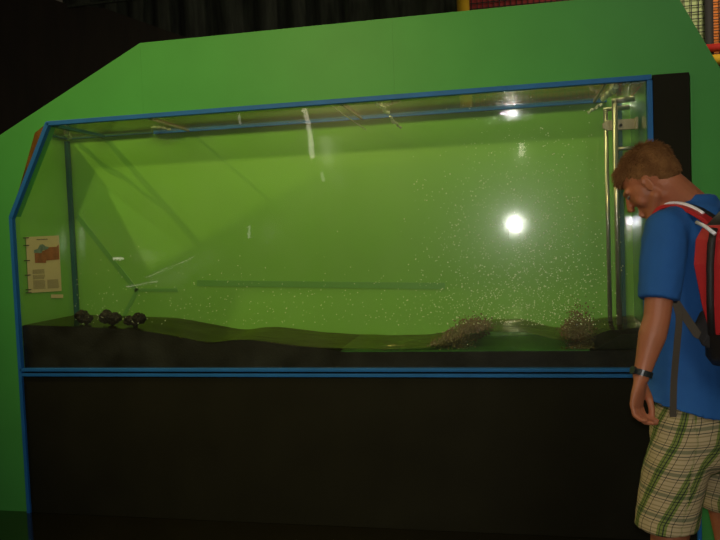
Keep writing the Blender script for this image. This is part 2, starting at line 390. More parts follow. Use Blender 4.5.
# black cladding: lower panel and right column
MB().box(XL + .01, XBR - .006, -.012, .04, 0, zt2 - .012).build('base_panel', M['black'], tk, bevel=.002)
MB().box(XR + .019, XBR - .006, -.012, .04, zt2 - .010, ZT + .012).build('side_column', M['black'], tk, bevel=.002)
# glass
gm = MB(); gm.add([(XL, .004, zt1), (XR, .004, zt1), (XR, .004, ZT), (XC, .004, ZT), (XL, .004, ZC)], [(0, 1, 2, 3, 4)])
gm.build('front_glass', M['glass'], tk)
# inner walls
ZF = .60
MB().box(XL - .02, XR + .02, B, B + .03, ZF, ZT + .01).build('back_wall', M['green_tank'], tk)
MB().slab([(XL + .003, .008, ZF), (XL + .003, B, ZF), (XL + .003, B, ZT), (XL + .003, .30, ZT), (XL + .003, .008, 1.97)], (-.028, 0, 0)).build('side_wall', M['green_tank'], tk)
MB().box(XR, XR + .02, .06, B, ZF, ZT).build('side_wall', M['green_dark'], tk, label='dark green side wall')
MB().box(XL - .03, XR + .02, .01, B + .03, ZF - .03, ZF).build('bottom_plate', M['black'], tk)
# corner joints and back top trim
MB().box(XL + .005, XL + .03, B - .03, B - .008, .95, ZT - .02).build('edge_joint', M['joint'], tk)
MB().box(XR - .07, XR - .045, B - .02, B - .008, .85, ZT - .02).build('edge_joint', M['joint'], tk)
xj = at(155, 129, B).x
MB().box(xj, XR - .12, B - .022, B - .004, ZT - .012, ZT + .012).build('blue_trim', M['blue'], tk)
MB().box(XL, xj - .01, B - .018, B - .004, ZT - .006, ZT + .006).build('edge_joint', M['joint'], tk)
MB().bar((XL + .012, .30, ZT), (XL + .012, B - .02, ZT), .014, .014).build('edge_joint', M['joint'], tk)
MB().bar((XC, .02, ZT - .004), (XC, B - .02, ZT - .004), .03, .016).build('edge_joint', M['joint'], tk)
# cast shadow lines on the back wall, laid on as darker green strips
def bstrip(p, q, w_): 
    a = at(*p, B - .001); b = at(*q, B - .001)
    MB().bar(a, b, w_, .003, (0, 1, 0)).build('shadow_strip', M['strip_shade'], tk)
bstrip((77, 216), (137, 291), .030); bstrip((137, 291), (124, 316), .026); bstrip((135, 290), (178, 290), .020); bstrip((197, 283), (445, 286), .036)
# lid panes with joints
xs = [XL, at(146, 112, 0).x, at(340, 101, 0).x, at(606, 85, 0).x, XR]
xs0 = XC
for i in range(4):
    if i == 0:
        MB().slab([(XC - .03, .02, ZT - .003), (xs[1] - .006, .02, ZT - .003), (xs[1] - .006, B - .024, ZT - .003), (XL + .012, B - .024, ZT - .003), (XL + .012, .31, ZT - .003)], (0, 0, .008)).build('lid_pane', M['lid'], tk)
        continue
    MB().box(xs[i] + .006, xs[i + 1] - .006, .02, B - .024, ZT - .003, ZT + .005).build('lid_pane', M['lid'], tk)
for x in xs[1:4]:
    MB().bar((x, .02, ZT - .008), (x, B - .02, ZT - .008), .012, .008).build('lid_joint', M['steel'], tk)
def crumple(p0, p1, y0, y1, r):          # wet plastic clips on the lid joints, some standing for reflections and glints
    a = at(*p0, y0); b = at(*p1, y1); m = MB(); k = 9
    pts = []
    for i in range(k + 1):
        q = a.lerp(b, i / k); pts.append(q + Vector((random.uniform(-1, 1), random.uniform(-1, 1), random.uniform(-1, 1))) * r * .6)
    m.tube(pts, [r * random.uniform(.5, 1.2) for _ in pts], 7); m.build('lid_clip_glint', M['wet_tape_glint'], tk)
crumple((375, 100), (388, 113), .06, .3, .011); crumple((390, 117), (400, 128), .35, .5, .009)  # second piece stands for the first one's mirror image in the back wall
crumple((604, 98), (616, 87), .45, .08, .013); crumple((588, 112), (602, 104), .45, .5, .009)
crumple((65, 124), (68, 137), .2, .5, .014); crumple((98, 120), (118, 118), .03, .05, .006)
crumple((152, 127), (170, 129), .5, .5, .008); crumple((325, 101), (366, 130), .03, .5, .0035); crumple((622, 84), (645, 82), .03, .03, .006)  # last piece stands for flash glints along the top right edge
# brown reflection in the glass edge, painted as an amber plate outside the cut corner
q = [(XC - .01, ZT + .005), (at(36, 133, 0).x, at(36, 133, 0).z), (XL - .008, ZC), (XL + .008, ZC)]
MB().slab([(x, -.004, z) for x, z in q], (0, -.006, 0)).build('edge_reflection_plate', M['amber'], tk)

# ------------------------------------------------------------------ bed, water, foam, rocks, beads
bedp = [(22, 326), (75, 327.5), (130, 330), (150, 333), (170, 337), (200, 343), (214, 344.5), (230, 341), (247, 340.5), (270, 343), (300, 347), (325, 350), (350, 353), (450, 352.5), (560, 351.5), (650, 351)]
watp = [(22, 325.5), (75, 327), (130, 329.6), (150, 332.6), (170, 336.5), (200, 342), (214, 343), (230, 340.5), (247, 340), (270, 342.6), (300, 346.3), (330, 348.5), (380, 350), (425, 349), (448, 344), (466, 337), (484, 333), (494, 332.2), (508, 332.0), (524, 332.4), (538, 336), (555, 340), (575, 343), (590, 338), (610, 331), (650, 328)]
bedw = [(at(x, y, 0).x, at(x, y, 0).z) for x, y in bedp]; watw = [(at(x, y, 0).x, at(x, y, 0).z) for x, y in watp]
def zbed(x, y): return smooth_prof(bedw, x, .04)
def zwat(x, y):
    amp = .2 + .8 * min(1, max(0, (x + 1.9) / 1.5))
    r = .0025 * amp * noise.noise(Vector((x * 9, y * 22, 0))) + .0018 * amp * noise.noise(Vector((x * 25, y * 50, 3)))
    r += .004 * amp * noise.noise(Vector((x * 2.5, y * 34, 7)))
    xx = x + .03 * noise.noise(Vector((x * 3, y * 5, 9)))
    return smooth_prof(watw, xx, .025) + r
def grid(name, m, fn, nx, ny, x0, x1, y0, y1, zlow, parent=None):
    m_ = MB(); vs = []; fs = []
    for j in range(ny + 1):
        for i in range(nx + 1):
            x = x0 + (x1 - x0) * i / nx; y = y0 + (y1 - y0) * j / ny; vs.append((x, y, fn(x, y)))
    W = nx + 1
    fs = [(j * W + i, j * W + i + 1, (j + 1) * W + i + 1, (j + 1) * W + i) for j in range(ny) for i in range(nx)]
    if zlow is not None:
        k = len(vs); per = [i for i in range(nx + 1)] + [j * W + nx for j in range(1, ny + 1)] + [ny * W + i for i in range(nx - 1, -1, -1)] + [j * W for j in range(ny - 1, 0, -1)]
        for p in per: vs.append((vs[p][0], vs[p][1], zlow))
        n = len(per); fs += [(per[i], per[(i + 1) % n], k + (i + 1) % n, k + i) for i in range(n)]; fs.append([k + i for i in range(n)])
    m_.add(vs, fs); return m_
bed = grid('b', None, zbed, 260, 6, XL + .006, XR - .008, .012, B - .01, ZF + .002).build('tank_bed', M['bed'], origin=(-1, .27, ZF + .002), smooth=False)
tag(bed, 'black sloping beach bed filling the bottom of the glass wave tank', 'tank bed')
for p in bed.data.polygons: p.use_smooth = abs(p.normal.z) > .5
fp = MB(); xg = at(335, 350, 0).x; fp.box(xg, xp_ := at(590, 350, 0).x, .013, B - .012, zbed(.2, 0) + .0005, zbed(.2, 0) + .004); fp.build('floor_plate', M['floor_green'], tk)
# water: top sheet + front face, one object
wm = MB(); nx, ny = 420, 40; x0, x1, y0, y1 = XL + .0065, XR - .0085, .011, B - .009
vs = [(x0 + (x1 - x0) * i / nx, y0 + (y1 - y0) * j / ny, 0) for j in range(ny + 1) for i in range(nx + 1)]
vs = [(x, y, max(zwat(x, y), zbed(x, y) + .0015)) for x, y, _ in vs]
W = nx + 1; top_f = [(j * W + i, j * W + i + 1, (j + 1) * W + i + 1, (j + 1) * W + i) for j in range(ny) for i in range(nx)]
wm.add(vs, top_f); k = len(vs)
low = [(vs[i][0], y0, zbed(vs[i][0], y0) + .0008) for i in range(W)]
wm.v += [Vector(p) for p in low]; ff = [(i, k + i, k + i + 1, i + 1) for i in range(nx)]
me = bpy.data.meshes.new('water'); oz = Vector((-1, .27, .9)); me.from_pydata([v - oz for v in wm.v], [], top_f + ff)
me.materials.append(M['water_top']); me.materials.append(M['water_side'])
for i, p in enumerate(me.polygons):
    p.use_smooth = True; p.material_index = 0 if i < len(top_f) else 1
water = bpy.data.objects.new('water', me); COL.objects.link(water); water.location = oz
tag(water, 'murky water with a rolling wave in the glass wave tank', 'water', kind='stuff')
# rocks
def rock(px, py, lobes, lab):
    y = .13; x = at(px, py, y).x; m = MB()
    z0 = zbed(x, y) + .001
    for dx, dz, r in lobes: m.ell((x + dx, y, z0 + dz), (r, r * .9, r * .95))
    o = remesh(m, 'lava_rock', M['rock'], None, .006, 1, .5, lambda c: .012 * noise.noise(c * 38) + .007 * noise.noise(c * 90))
    base = min(v.co.z for v in o.data.vertices)
    off = Vector((x, y, base))
    for v in o.data.vertices: v.co = v.co - off
    o.location = (x, y, z0 - .004); tag(o, lab, 'rock', 'dark rocks at the shallow end')
rock(85, 322, [(-.015, .037, .038), (.022, .020, .026)], 'dark lava rock nearest the poster, humped to the left')
rock(110, 322, [(-.02, .042, .040), (.035, .032, .032), (.01, .02, .025)], 'dark lava rock in the middle of the three, with glinting orange specks')
rock(135, 322, [(-.03, .028, .030), (.028, .038, .036), (0, .02, .025)], 'dark lava rock rightmost of the three, humped to the right')
# foam
def ico(m, c, r, sub=0):
    t = (1 + 5 ** .5) / 2; k = r / math.sqrt(1 + t * t); q = Matrix.Rotation(random.uniform(0, 6), 3, 'X') @ Matrix.Rotation(random.uniform(0, 6), 3, 'Z')
    vs = [Vector(v) * k for v in [(-1, t, 0), (1, t, 0), (-1, -t, 0), (1, -t, 0), (0, -1, t), (0, 1, t), (0, -1, -t), (0, 1, -t), (t, 0, -1), (t, 0, 1), (-t, 0, -1), (-t, 0, 1)]]
    fs = [(0, 11, 5), (0, 5, 1), (0, 1, 7), (0, 7, 10), (0, 10, 11), (1, 5, 9), (5, 11, 4), (11, 10, 2), (10, 7, 6), (7, 1, 8), (3, 9, 4), (3, 4, 2), (3, 2, 6), (3, 6, 8), (3, 8, 9), (4, 9, 5), (2, 4, 11), (6, 2, 10), (8, 6, 7), (9, 8, 1)]
    m.add([Vector(c) + q @ v for v in vs], fs)
def foam(path, n, rmax, lab, spread):
    m = MB()
    for _ in range(n):
        t = random.random(); i = min(int(t * (len(path) - 1)), len(path) - 2); u = t * (len(path) - 1) - i
        px = path[i][0] * (1 - u) + path[i + 1][0] * u; py = path[i][1] * (1 - u) + path[i + 1][1] * u; wd = path[i][2] * (1 - u) + path[i + 1][2] * u
        y = random.uniform(.04, B - .06); c = at(px + random.gauss(0, spread), py + random.gauss(0, 1) * wd * .52, y)
        c.z = max(c.z, zbed(c.x, y) + .008); ico(m, c, random.uniform(.0015, rmax) * random.random() + .0015)
    o = m.build('foam', M['foam'], origin=at(path[0][0], path[0][1], .2)); tag(o, lab, 'foam', kind='stuff')
foam([(434, 345, 3), (448, 341, 8), (458, 337, 13), (468, 332, 13), (478, 328, 10), (488, 326, 5)], 4500, .007, 'brown foam churning at the left foot of the wave', 3)
foam([(566, 332, 6), (574, 328, 18), (582, 334, 26), (590, 343, 26), (584, 352, 14), (572, 352, 10)], 4500, .006, 'brown foam churning beside the steel tube frame', 4)
# beads of spray on the inside of the front glass
m = MB(); m2 = MB()
def bead(mm, px, py, r):
    c = at(px, py, .010)
    if not (XL + .02 < c.x < XR - .02 and .95 < c.z < ZT - .03): return
    ico(mm, (c.x, .0085, c.z), r)
for _ in range(1500):
    px = random.triangular(395, 630, 540); py = 325 - abs(random.gauss(0, 1)) * 85; bead(m, px, py, random.choice((.0015, .002, .002, .0026, .0034)))
for _ in range(420):
    bead(m, random.gauss(515, 34), random.gauss(215, 38), random.choice((.0014, .0018, .0024)))
for _ in range(500):
    px = random.uniform(75, 600); bead(m, px, 325 - abs(random.gauss(0, 1)) * 28, random.choice((.0015, .002, .0025)))
o = m.build('spray_drops', M['drop'], origin=(0, .0085, 1.3)); tag(o, 'tiny water drops sprayed over the inside of the tank glass', 'drops', kind='stuff')

# ------------------------------------------------------------------ wave machine (tube frame, bracket, black paddle)
wmn = empty('wave_machine', (XR - .12, .3, ZF)); tag(wmn, 'steel tube frame with black paddle at the right end of the tank', 'wave machine')
ya, yb_ = .20, .36
def tubef(name, pts, y, r):
    P_ = [at(px, py, y) for px, py in pts]
    return MB().tube(P_, r, 14).build(name, M['chrome'], wmn, smooth=True)
def vert(px, p0, p1, y):                 # straight post standing on the paddle
    a = at(px, p0, y); return (a.x, y, a.z), (a.x, y, at(px, p1, y).z)
for (px, y, ytop) in ((614.5, ya, 101), (605.5, yb_, 109.5)):
    A, Bz = vert(px, ytop, 330, y); r = .013 if y == ya else .011
    MB().tube([A, (A[0], y, .99)], r, 14).build('post', M['chrome'], wmn, smooth=True)
    MB().tube([(A[0] - r, y, A[2]), (XR - .03, y, A[2] + .004)], r, 14).build('cross_tube', M['chrome'], wmn, smooth=True)
a = at(614, 149, ya); MB().tube([(a.x, ya, a.z), (XR - .03, ya, a.z)], .009, 12).build('cross_tube', M['chrome'], wmn, smooth=True)
c0 = at(605, 131, .27); c1 = at(645, 118, .27); zl, zh = c0.z, c1.z
MB().slab([(c0.x + .012, .26, zl), (XR - .02, .26, zl), (XR - .02, .26, zh), (c0.x + .012, .26, zh), (c0.x - .012, .26, (zl + zh) / 2 + .012), (c0.x - .012, .26, (zl + zh) / 2 - .012)], (0, .02, 0)).build('bracket', M['steel'], wmn, bevel=.002)
bo = at(621, 125, .25); MB().tube([(bo.x, .262, bo.z), (bo.x, .248, bo.z)], .008, 6).build('bolt', M['black'], wmn)
MB().box(at(635, 125, .25).x, at(638, 125, .25).x, .235, .26, zl - .004, zh + .004).build('bracket', M['steel'], wmn, bevel=.002, label='narrow upright flange')
xp = at(592, 340, .1).x; pz = at(610, 322, B - .06).z
MB().slab([(xp, .03, zbed(xp, 0) + .004), (XR - .012, .03, zbed(XR, 0) + .004), (XR - .012, .03, pz), (xp + .13, .03, pz), (xp + .04, .03, pz - .05)], (0, B - .07, 0)).build('paddle', M['black'], wmn, bevel=.006)

# ------------------------------------------------------------------ poster on the left side wall
XP = XL + .0075
def on_side(px, py, dx=0.0): return at_x(px, py, XP + dx)
P4 = [on_side(28.5, 293), on_side(61.5, 291), on_side(58.8, 235.5), on_side(25.8, 237)]
po = empty('poster', P4[0]); tag(po, 'small printed info sheet with a red and blue picture on the left tank wall', 'poster')
MB().slab(P4, (.0012, 0, 0)).build('sheet', M['paper'], po)
def uvp(u, v, dx=.002):
    a = P4[0].lerp(P4[1], u); b = P4[3].lerp(P4[2], u); q = a.lerp(b, v); q.x += dx; return q
def quad(pts, mtl, nm, dx=.002): MB().slab([uvp(u, v, dx) for u, v in pts], (.0004, 0, 0)).build(nm, mtl, po)
quad([(.22, .53), (.55, .52), (.55, .56), (.97, .57), (.97, .84), (.90, .80), (.66, .80), (.50, .74), (.22, .72)], M['print_red'], 'picture')
quad([(.20, .71), (.42, .70), (.45, .74), (.62, .77), (.66, .80), (.55, .82), (.47, .86), (.38, .85), (.32, .78), (.20, .76)], M['print_blue'], 'picture', .0026)
m = MB()
for i in range(14):
    u = .30 + i * .024
    m.slab([uvp(u, .935), uvp(u + .016, .935), uvp(u + .016, .95 if i % 3 else .957), uvp(u, .95)], (.0004, 0, 0))
o = m.build('title_text', M['ink_dark'], po); o['kind'] = 'stuff'
m = MB()
for r in range(22):
    v = .40 - r * .016
    for u0, u1, lo in ((.14, .50, 0), (.56, .93, 0)):
        if u0 > .5 and v > .21: continue
        if r in (5, 11): continue
        u = u0
        while u < u1 - .03:
            l = random.uniform(.02, .07); e = min(u + l, u1); m.slab([uvp(u, v), uvp(e, v), uvp(e, v + .008), uvp(u, v + .008)], (.0003, 0, 0)); u = e + .014
o = m.build('body_text', M['ink'], po); o['kind'] = 'stuff'
for v in (.985, .85, .58, .32, .06, .005):
    MB().slab([uvp(-.09, v - .008), uvp(.07, v - .008), uvp(.07, v + .008), uvp(-.09, v + .008)], (.002, 0, 0)).build('binding_tie', M['ink_dark'], po)
t4 = [on_side(51, 298), on_side(63, 298), on_side(63, 294.5), on_side(51, 294.5)]
o = MB().slab(t4, (.0012, 0, 0)).build('label_strip', M['paper'], origin=t4[0]); tag(o, 'tiny paper strip just below the info sheet on the tank wall', 'label')

# ------------------------------------------------------------------ lamps of the hall behind the camera, seen mirrored in the glass
def mirror(px, py, y):
    q = at(px, py, y); return Vector((q.x, -y, q.z))
def tube_lamp(pts, r, lab, mt='tube_lamp', y=8.2):
    P_ = [mirror(px, py, y) for px, py in pts]; e = empty('tube_lamp', P_[0]); tag(e, lab, 'lamp')
    MB().tube(P_, r, 10).build('light_tube', M[mt], e, smooth=True)
    d = Vector((0, -r * 1.6, 0)); MB().tube([p + d for p in P_], r * .8, 8).build('housing', M['lamp_case'], e, smooth=True)
tube_lamp([(302, 104), (307, 118), (310, 135), (312, 158)], .038, 'curved tube lamp mirrored in the upper middle of the tank glass')
tube_lamp([(126, 287), (158, 281)], .012, 'short tube lamp mirrored low in the left of the tank glass', 'tube_dim')
tube_lamp([(145, 278), (194, 257)], .008, 'slanting tube lamp mirrored above the short low one in the glass', 'tube_dim')
tube_lamp([(522, 143), (521, 156)], .045, 'small bright lamp mirrored in the upper right of the tank glass')
tube_lamp([(113, 258), (123, 258.5)], .025, 'small oval warm lamp mirrored left of the slanting tube in the glass')
tube_lamp([(322, 172), (323, 181)], .025, 'small lamp mirrored below the curved tube lamp in the glass', 'tube_dim')
tube_lamp([(249, 226), (249, 238)], .022, 'small lamp mirrored in the middle of the tank glass', 'tube_dim')
tube_lamp([(238, 108), (240, 124)], .02, 'small lamp mirrored left of the curved tube lamp near the glass top', 'tube_dim')
# ------------------------------------------------------------------ the young man with the backpack
PY = -1.17
def P(px, py, dy=0.0): return at(px, py, PY + dy)
hipc = P(699, 425); root = empty('person', (hipc.x, PY, 0))
tag(root, 'young man in blue t-shirt and plaid shorts looking down beside the tank', 'person')
fwd = Vector((-.72, .69, 0)).normalized(); lef = Vector((0, 0, 1)).cross(fwd); up = Vector((0, 0, 1))
shL = P(665, 230, -.13); neckb = P(698, 206, .0); shR = shL - lef * .34
hipL = hipc + lef * .095 + Vector((0, 0, -.02)); hipR = hipc - lef * .095 + Vector((0, 0, -.02))
# head frame
hc = P(651, 182, -.01)
hf = Vector((-.93, .36, 0)).normalized(); pitch = math.radians(37)
hfw = hf * math.cos(pitch) - up * math.sin(pitch); hup = up * math.cos(pitch) + hf * math.sin(pitch); hri = hfw.cross(hup)
HX = Matrix.Translation(hc) @ Matrix((hri, hfw, hup)).transposed().to_4x4() @ Matrix.Scale(0.95, 4)
def h(x, y, z): return HX @ Vector((x, y, z))
b_ = MB()
E3 = Matrix((hri, hfw, hup)).transposed()
def he(c, r, rot=None): b_.ell((0, 0, 0), r, None, xf=HX @ Matrix.Translation(c) @ (rot or Matrix.Identity(4)))
he((0, -.012, .035), (.073, .094, .080)); he((0, .030, -.010), (.062, .060, .080)); he((0, .038, -.068), (.043, .045, .034))
he((0, .075, -.096), (.019, .015, .016))
for s in (-1, 1):
    b_.cap(h(s * .046, .010, -.050), .017, h(s * .020, .066, -.092), .016)
    he((s * .036, .052, -.030), (.022, .024, .028))
    he((s * .073, .004, -.014), (.006, .014, .024), Matrix.Rotation(s * .25, 4, 'Z'))
    for k in range(9):                   # ear rim
        t0 = -1.9 + k * .5; t1 = t0 + .5
        b_.cap(h(s * .079, .002 - .013 * math.cos(t0), -.012 + .024 * math.sin(t0)), .0038, h(s * .079, .002 - .013 * math.cos(t1), -.012 + .024 * math.sin(t1)), .0038, 8)
    he((s * .011, .104, -.036), (.008, .009, .007))
    b_.cap(h(s * .012, .087, .018), .009, h(s * .045, .072, .017), .008)
b_.cap(h(0, .088, .008), .0085, h(0, .108, -.030), .0105); he((0, .090, -.063), (.021, .010, .0055)); he((0, .088, -.074), (.018, .010, .006)); he((0, .080, -.052), (.018, .010, .010))
b_.cap(h(0, -.032, -.03), .051, neckb + fwd * .015 - up * .01, .058); b_.cap(h(0, -.015, -.05), .045, neckb + fwd * .04 - up * .02, .055)
# torso under the clothes
chest = neckb - up * .17 + fwd * .02; waist = hipc + up * .17
b_.cap(neckb - up * .03 + lef * .02, .05, shL - lef * .01, .045); b_.cap(neckb - up * .03, .05, shR + lef * .01, .045)
def oval(c, a, bb, n=24): return [c - lef * math.cos(t) * a + fwd * math.sin(t) * bb for t in [2 * PI * i / n for i in range(n)]]
b_.loft([oval(neckb - up * .02, .10, .06), oval(chest + up * .06, .155, .09), oval(chest - up * .05, .15, .10), oval(waist, .13, .09), oval(hipc + up * .02, .13, .09), oval(hipc - up * .08, .13, .085)])
# left arm and hand
elb = P(657, 318, -.20); wri = P(641, 377, -.235)
b_.chain([shL, shL.lerp(elb, .4), elb], [.050, .045, .038]); b_.chain([elb, elb.lerp(wri, .3), elb.lerp(wri, .75), wri], [.038, .040, .028, .0235])
def hand(wr, knu, along, across, palmn, m, thumb_side=1):
    """wr wrist, along = wrist->knuckles unit, across = little finger -> index unit, palmn = unit out of the palm"""
    kc = wr + along * .083
    m.loft([[wr + along * t * .083 + across * math.cos(a) * w_ + palmn * math.sin(a) * th for a in [2 * PI * i / 16 for i in range(16)]] for t, w_, th in ((-.1, .022, .019), (.25, .028, .017), (.6, .038, .016), (1.0, .041, .013), (1.08, .036, .009))])
    for k, (off, l) in enumerate(((-.031, .068), (-.0105, .080), (.0105, .083), (.031, .074))):
        p = kc + across * off * (1.0); r = (.0078, .0088, .009, .0088)[k]; d = along.copy(); pts = [p]
        for seg, bend in ((.44, .42 + .10 * k * .3), (.32, .75), (.24, .55)):
            d = (d * math.cos(bend) + (palmn - d * palmn.dot(d)).normalized() * math.sin(bend)).normalized()
            pts.append(pts[-1] + d * l * seg)
        m.chain(pts, [r, r * .95, r * .9, r * .8], 10)
    t0 = wr + along * .022 + across * .024; t1 = t0 + along * .034 + across * .022 + palmn * .016; t2 = t1 + along * .030 + palmn * .014 - across * .002; t3 = t2 + along * .022 + palmn * .008 - across * .008
    m.chain([t0, t1, t2, t3], [.014, .0115, .0100, .0085], 10)
al = (P(636, 406, -.245) - wri).normalized(); pal = Vector((.74, -.42, 0)); pal = (pal - al * pal.dot(al)).normalized(); acr = -al.cross(pal).normalized()
if acr.dot(Vector((0, 1, 0))) < 0: acr = -acr
hand(wri, None, al, acr, pal, b_)
# right arm, hanging on the far side
elR = shR - up * .28 + fwd * .03 - lef * .05; wrR = elR - up * .22 + fwd * .10
b_.chain([shR, shR.lerp(elR, .4), elR], [.050, .045, .038]); b_.chain([elR, elR.lerp(wrR, .3), elR.lerp(wrR, .75), wrR], [.038, .040, .028, .0235])
alR = (wrR - elR).normalized(); palR = (lef - alR * lef.dot(alR)).normalized(); acR = alR.cross(palR).normalized()
if acR.dot(fwd) < 0: acR = -acR
hand(wrR, None, alR, acR, palR, b_)
# legs
kneL = P(667, 545, -.10); kneL.z = .47; kneR = P(730, 535, .12); kneR.z = .47
ankL = Vector((kneL.x + .03, kneL.y - .03, .09)); ankR = Vector((kneR.x + .03, kneR.y - .01, .09))
for hp, kn, an in ((hipL, kneL, ankL), (hipR, kneR, ankR)):
    b_.chain([hp, hp.lerp(kn, .5), kn, kn.lerp(an, .3) - fwd * .015, kn.lerp(an, .7), an], [.070, .066, .052, .054, .038, .033])
    b_.cap(an - up * .03, .034, an - up * .045 + fwd * .12, .028)
body = remesh(b_, 'body', M['skin'], root, .0042, 3, .5)
# eyes
for s in (-1, 1):
    e = MB().ell((0, 0, 0), (.0100, .0110, .0048), xf=HX @ Matrix.Translation((s * .030, .0755, .001))).build('eye', M['eye'], root, smooth=True)
    MB().ell((0, 0, 0), (.0050, .002, .0042), xf=HX @ Matrix.Translation((s * .030, .0857, -.001))).build('iris', M['iris'], e, smooth=True)
# hair: short cap plus strands
hm = MB()
def hh(c, r, rot=None): hm.ell((0, 0, 0), r, None, xf=HX @ Matrix.Translation(c) @ (rot or Matrix.Identity(4)))
hh((0, -.018, .042), (.0765, .092, .082)); hh((0, .040, .070), (.060, .046, .034)); hh((0, -.055, .005), (.067, .052, .055)); hh((0, .068, .060), (.045, .024, .020))
cap_ = remesh(hm, 'hair', M['hair'], root, .005, 2, .5, lambda c: .0015 * noise.noise(c * 90))
rl = parent_loc(root); cand = []
for p in cap_.data.polygons: cand.append((p.center + rl, p.normal.copy()))
random.shuffle(cand); st = MB(); inv = HX.inverted()
for c, n in cand[:9000]:
    q = inv @ c
    if q.z < -.035 or (q.y > .02 and q.z < .045): continue
    ln = .008 + .012 * max(0, min(1, (q.z) / .10)) + random.uniform(0, .006)
    fl_ = q - Vector((0, -.03, .16)); fl_ = E3 @ fl_; fl_ = (fl_ - n * fl_.dot(n)).normalized()
    d = (n * (.8 if q.z > .06 else .4) + fl_ * 1.0 + hfw * (.3 if q.z > .07 else 0) + Vector([random.uniform(-.22, .22) for _ in range(3)])).normalized()
    x = d.orthogonal().normalized() * .0012; y = d.cross(x); b0 = c - n * .003
    st.add([b0 + x, b0 - x * .5 + y, b0 - x * .5 - y, b0 + d * ln], [(0, 1, 3), (1, 2, 3), (2, 0, 3)])
sto = st.build('strands', M['hair'], cap_); sto['kind'] = 'stuff'

# t-shirt
def fold(c): return .0045 * noise.noise(Vector((c.x * 14, c.y * 14, c.z * 5))) + .002 * noise.noise(c * 40)
def tilt(rg, k): return [p - up * k * (p.x - P(685, 400).x) for p in rg]
s_ = MB(); hemc = P(697, 397)
def ring(c, a, bb, shift=0, n=32): return [c - lef * (math.cos(t) * a) + fwd * (math.sin(t) * bb) for t in [2 * PI * i / n for i in range(n)]]
s_.loft([ring(neckb + up * .035 + fwd * .012 , .060, .062), ring(neckb + up * .01 + fwd * .008, .070, .068), ring(neckb - up * .01, .10, .085), ring(neckb - up * .05 , .165, .105), ring(chest + up * .03, .185, .118), ring(chest - up * .08 + fwd * .01, .178, .125),
         ring(waist + up * .08 + fwd * .015, .170, .125), ring(waist - up * .02 + fwd * .02, .172, .130), tilt(ring(hemc + fwd * .015, .185, .138), .15), tilt(ring(hemc - up * .022 + fwd * .010, .198, .150), .28)])
s_.cap(neckb - up * .035 + lef * .03, .055, shL, .063); s_.cap(neckb - up * .035 - lef * .03, .055, shR, .063)
def sleeve(sh, el):
    d = (el - sh).normalized(); x = d.orthogonal().normalized(); y = d.cross(x); e = sh.lerp(el, .80)
    R_ = lambda c, r: [c + x * math.cos(t) * r + y * math.sin(t) * r for t in [2 * PI * i / 24 for i in range(24)]]
    s_.loft([R_(sh - d * .03, .055), R_(sh + d * .03, .066), R_(sh.lerp(e, .5), .064), R_(e, .060)])
sleeve(shL, elb); sleeve(shR, elR)
shirt = remesh(s_, 't_shirt', M['shirt'], root, .0065, 5, .5, fold)
# shorts with plaid
p_ = MB(); hemL = P(666, 526, -.10); hemR = P(727, 505, .12)
p_.loft([ring(hipc + up * .085, .150, .106), ring(hipc + up * .03, .176, .126), ring(hipc - up * .02, .184, .134), ring(hipc - up * .09, .178, .125), ring(hipc - up * .13, .13, .09)])
def leg_of(hp, he_, ra, rb):
    d = (he_ - hp).normalized(); R_ = lambda c, r: [c - lef * math.cos(t) * r + fwd * math.sin(t) * r for t in [2 * PI * i / 28 for i in range(28)]]
    p_.loft([R_(hp - d * .02, ra * .9), R_(hp.lerp(he_, .3), ra), R_(hp.lerp(he_, .7), (ra + rb) / 2), R_(he_, rb)])
leg_of(hipL, hemL, .098, .094); leg_of(hipR, hemR, .098, .094)
def fold2(c): return .006 * noise.noise(Vector((c.x * 12, c.y * 12, c.z * 7))) + .002 * noise.noise(c * 45)
shorts = remesh(p_, 'plaid_shorts', M['plaid'], root, .006, 5, .5, fold2)
me = shorts.data; uvl = me.uv_layers.new(name='UVMap'); rl = parent_loc(root)
for pl in me.polygons:
    c = pl.center + rl; a0, a1 = (hipL, hemL) if (c - hipc).dot(lef) > 0 else (hipR, hemR)
    for li in pl.loop_indices:
        v = me.vertices[me.loops[li].vertex_index].co + rl
        t = (a0.z - v.z) / (a0.z - a1.z); ax = a0.lerp(a1, min(1.1, max(0, t))); dv = v - ax; r2 = Vector((-dv.dot(Vector((.25, -.97, 0))), dv.dot(Vector((.97, .25, 0)))))
        ang = math.atan2(r2.y, r2.x); z_ = v.z
        uvl.data[li].uv = (.105 * ang * 1.0 + 2.0 + .42 * max(0, z_ - .60), z_ + .004 * math.sin(v.x * 30))
# wristwatch
ad = (wri - elb).normalized(); wc = wri - ad * .012; x = ad.orthogonal().normalized(); y = ad.cross(x)
ringp = [wc + (x * math.cos(t) + y * math.sin(t)) * .0275 for t in [2 * PI * i / 24 for i in range(25)]]
wt = MB()
for i in range(24): wt.bar(ringp[i], ringp[i + 1], .005, .017, tuple(ad))
wo = wt.build('wristwatch', M['watch'], root)
dc = wc + (Vector((-.9, -.45, 0)) - ad * Vector((-.9, -.45, 0)).dot(ad)).normalized() * .030
dn = (dc - wc).normalized(); MB().tube([dc - dn * .003, dc + dn * .005], .012, 16).build('watch_case', M['watch'], wo, smooth=False)
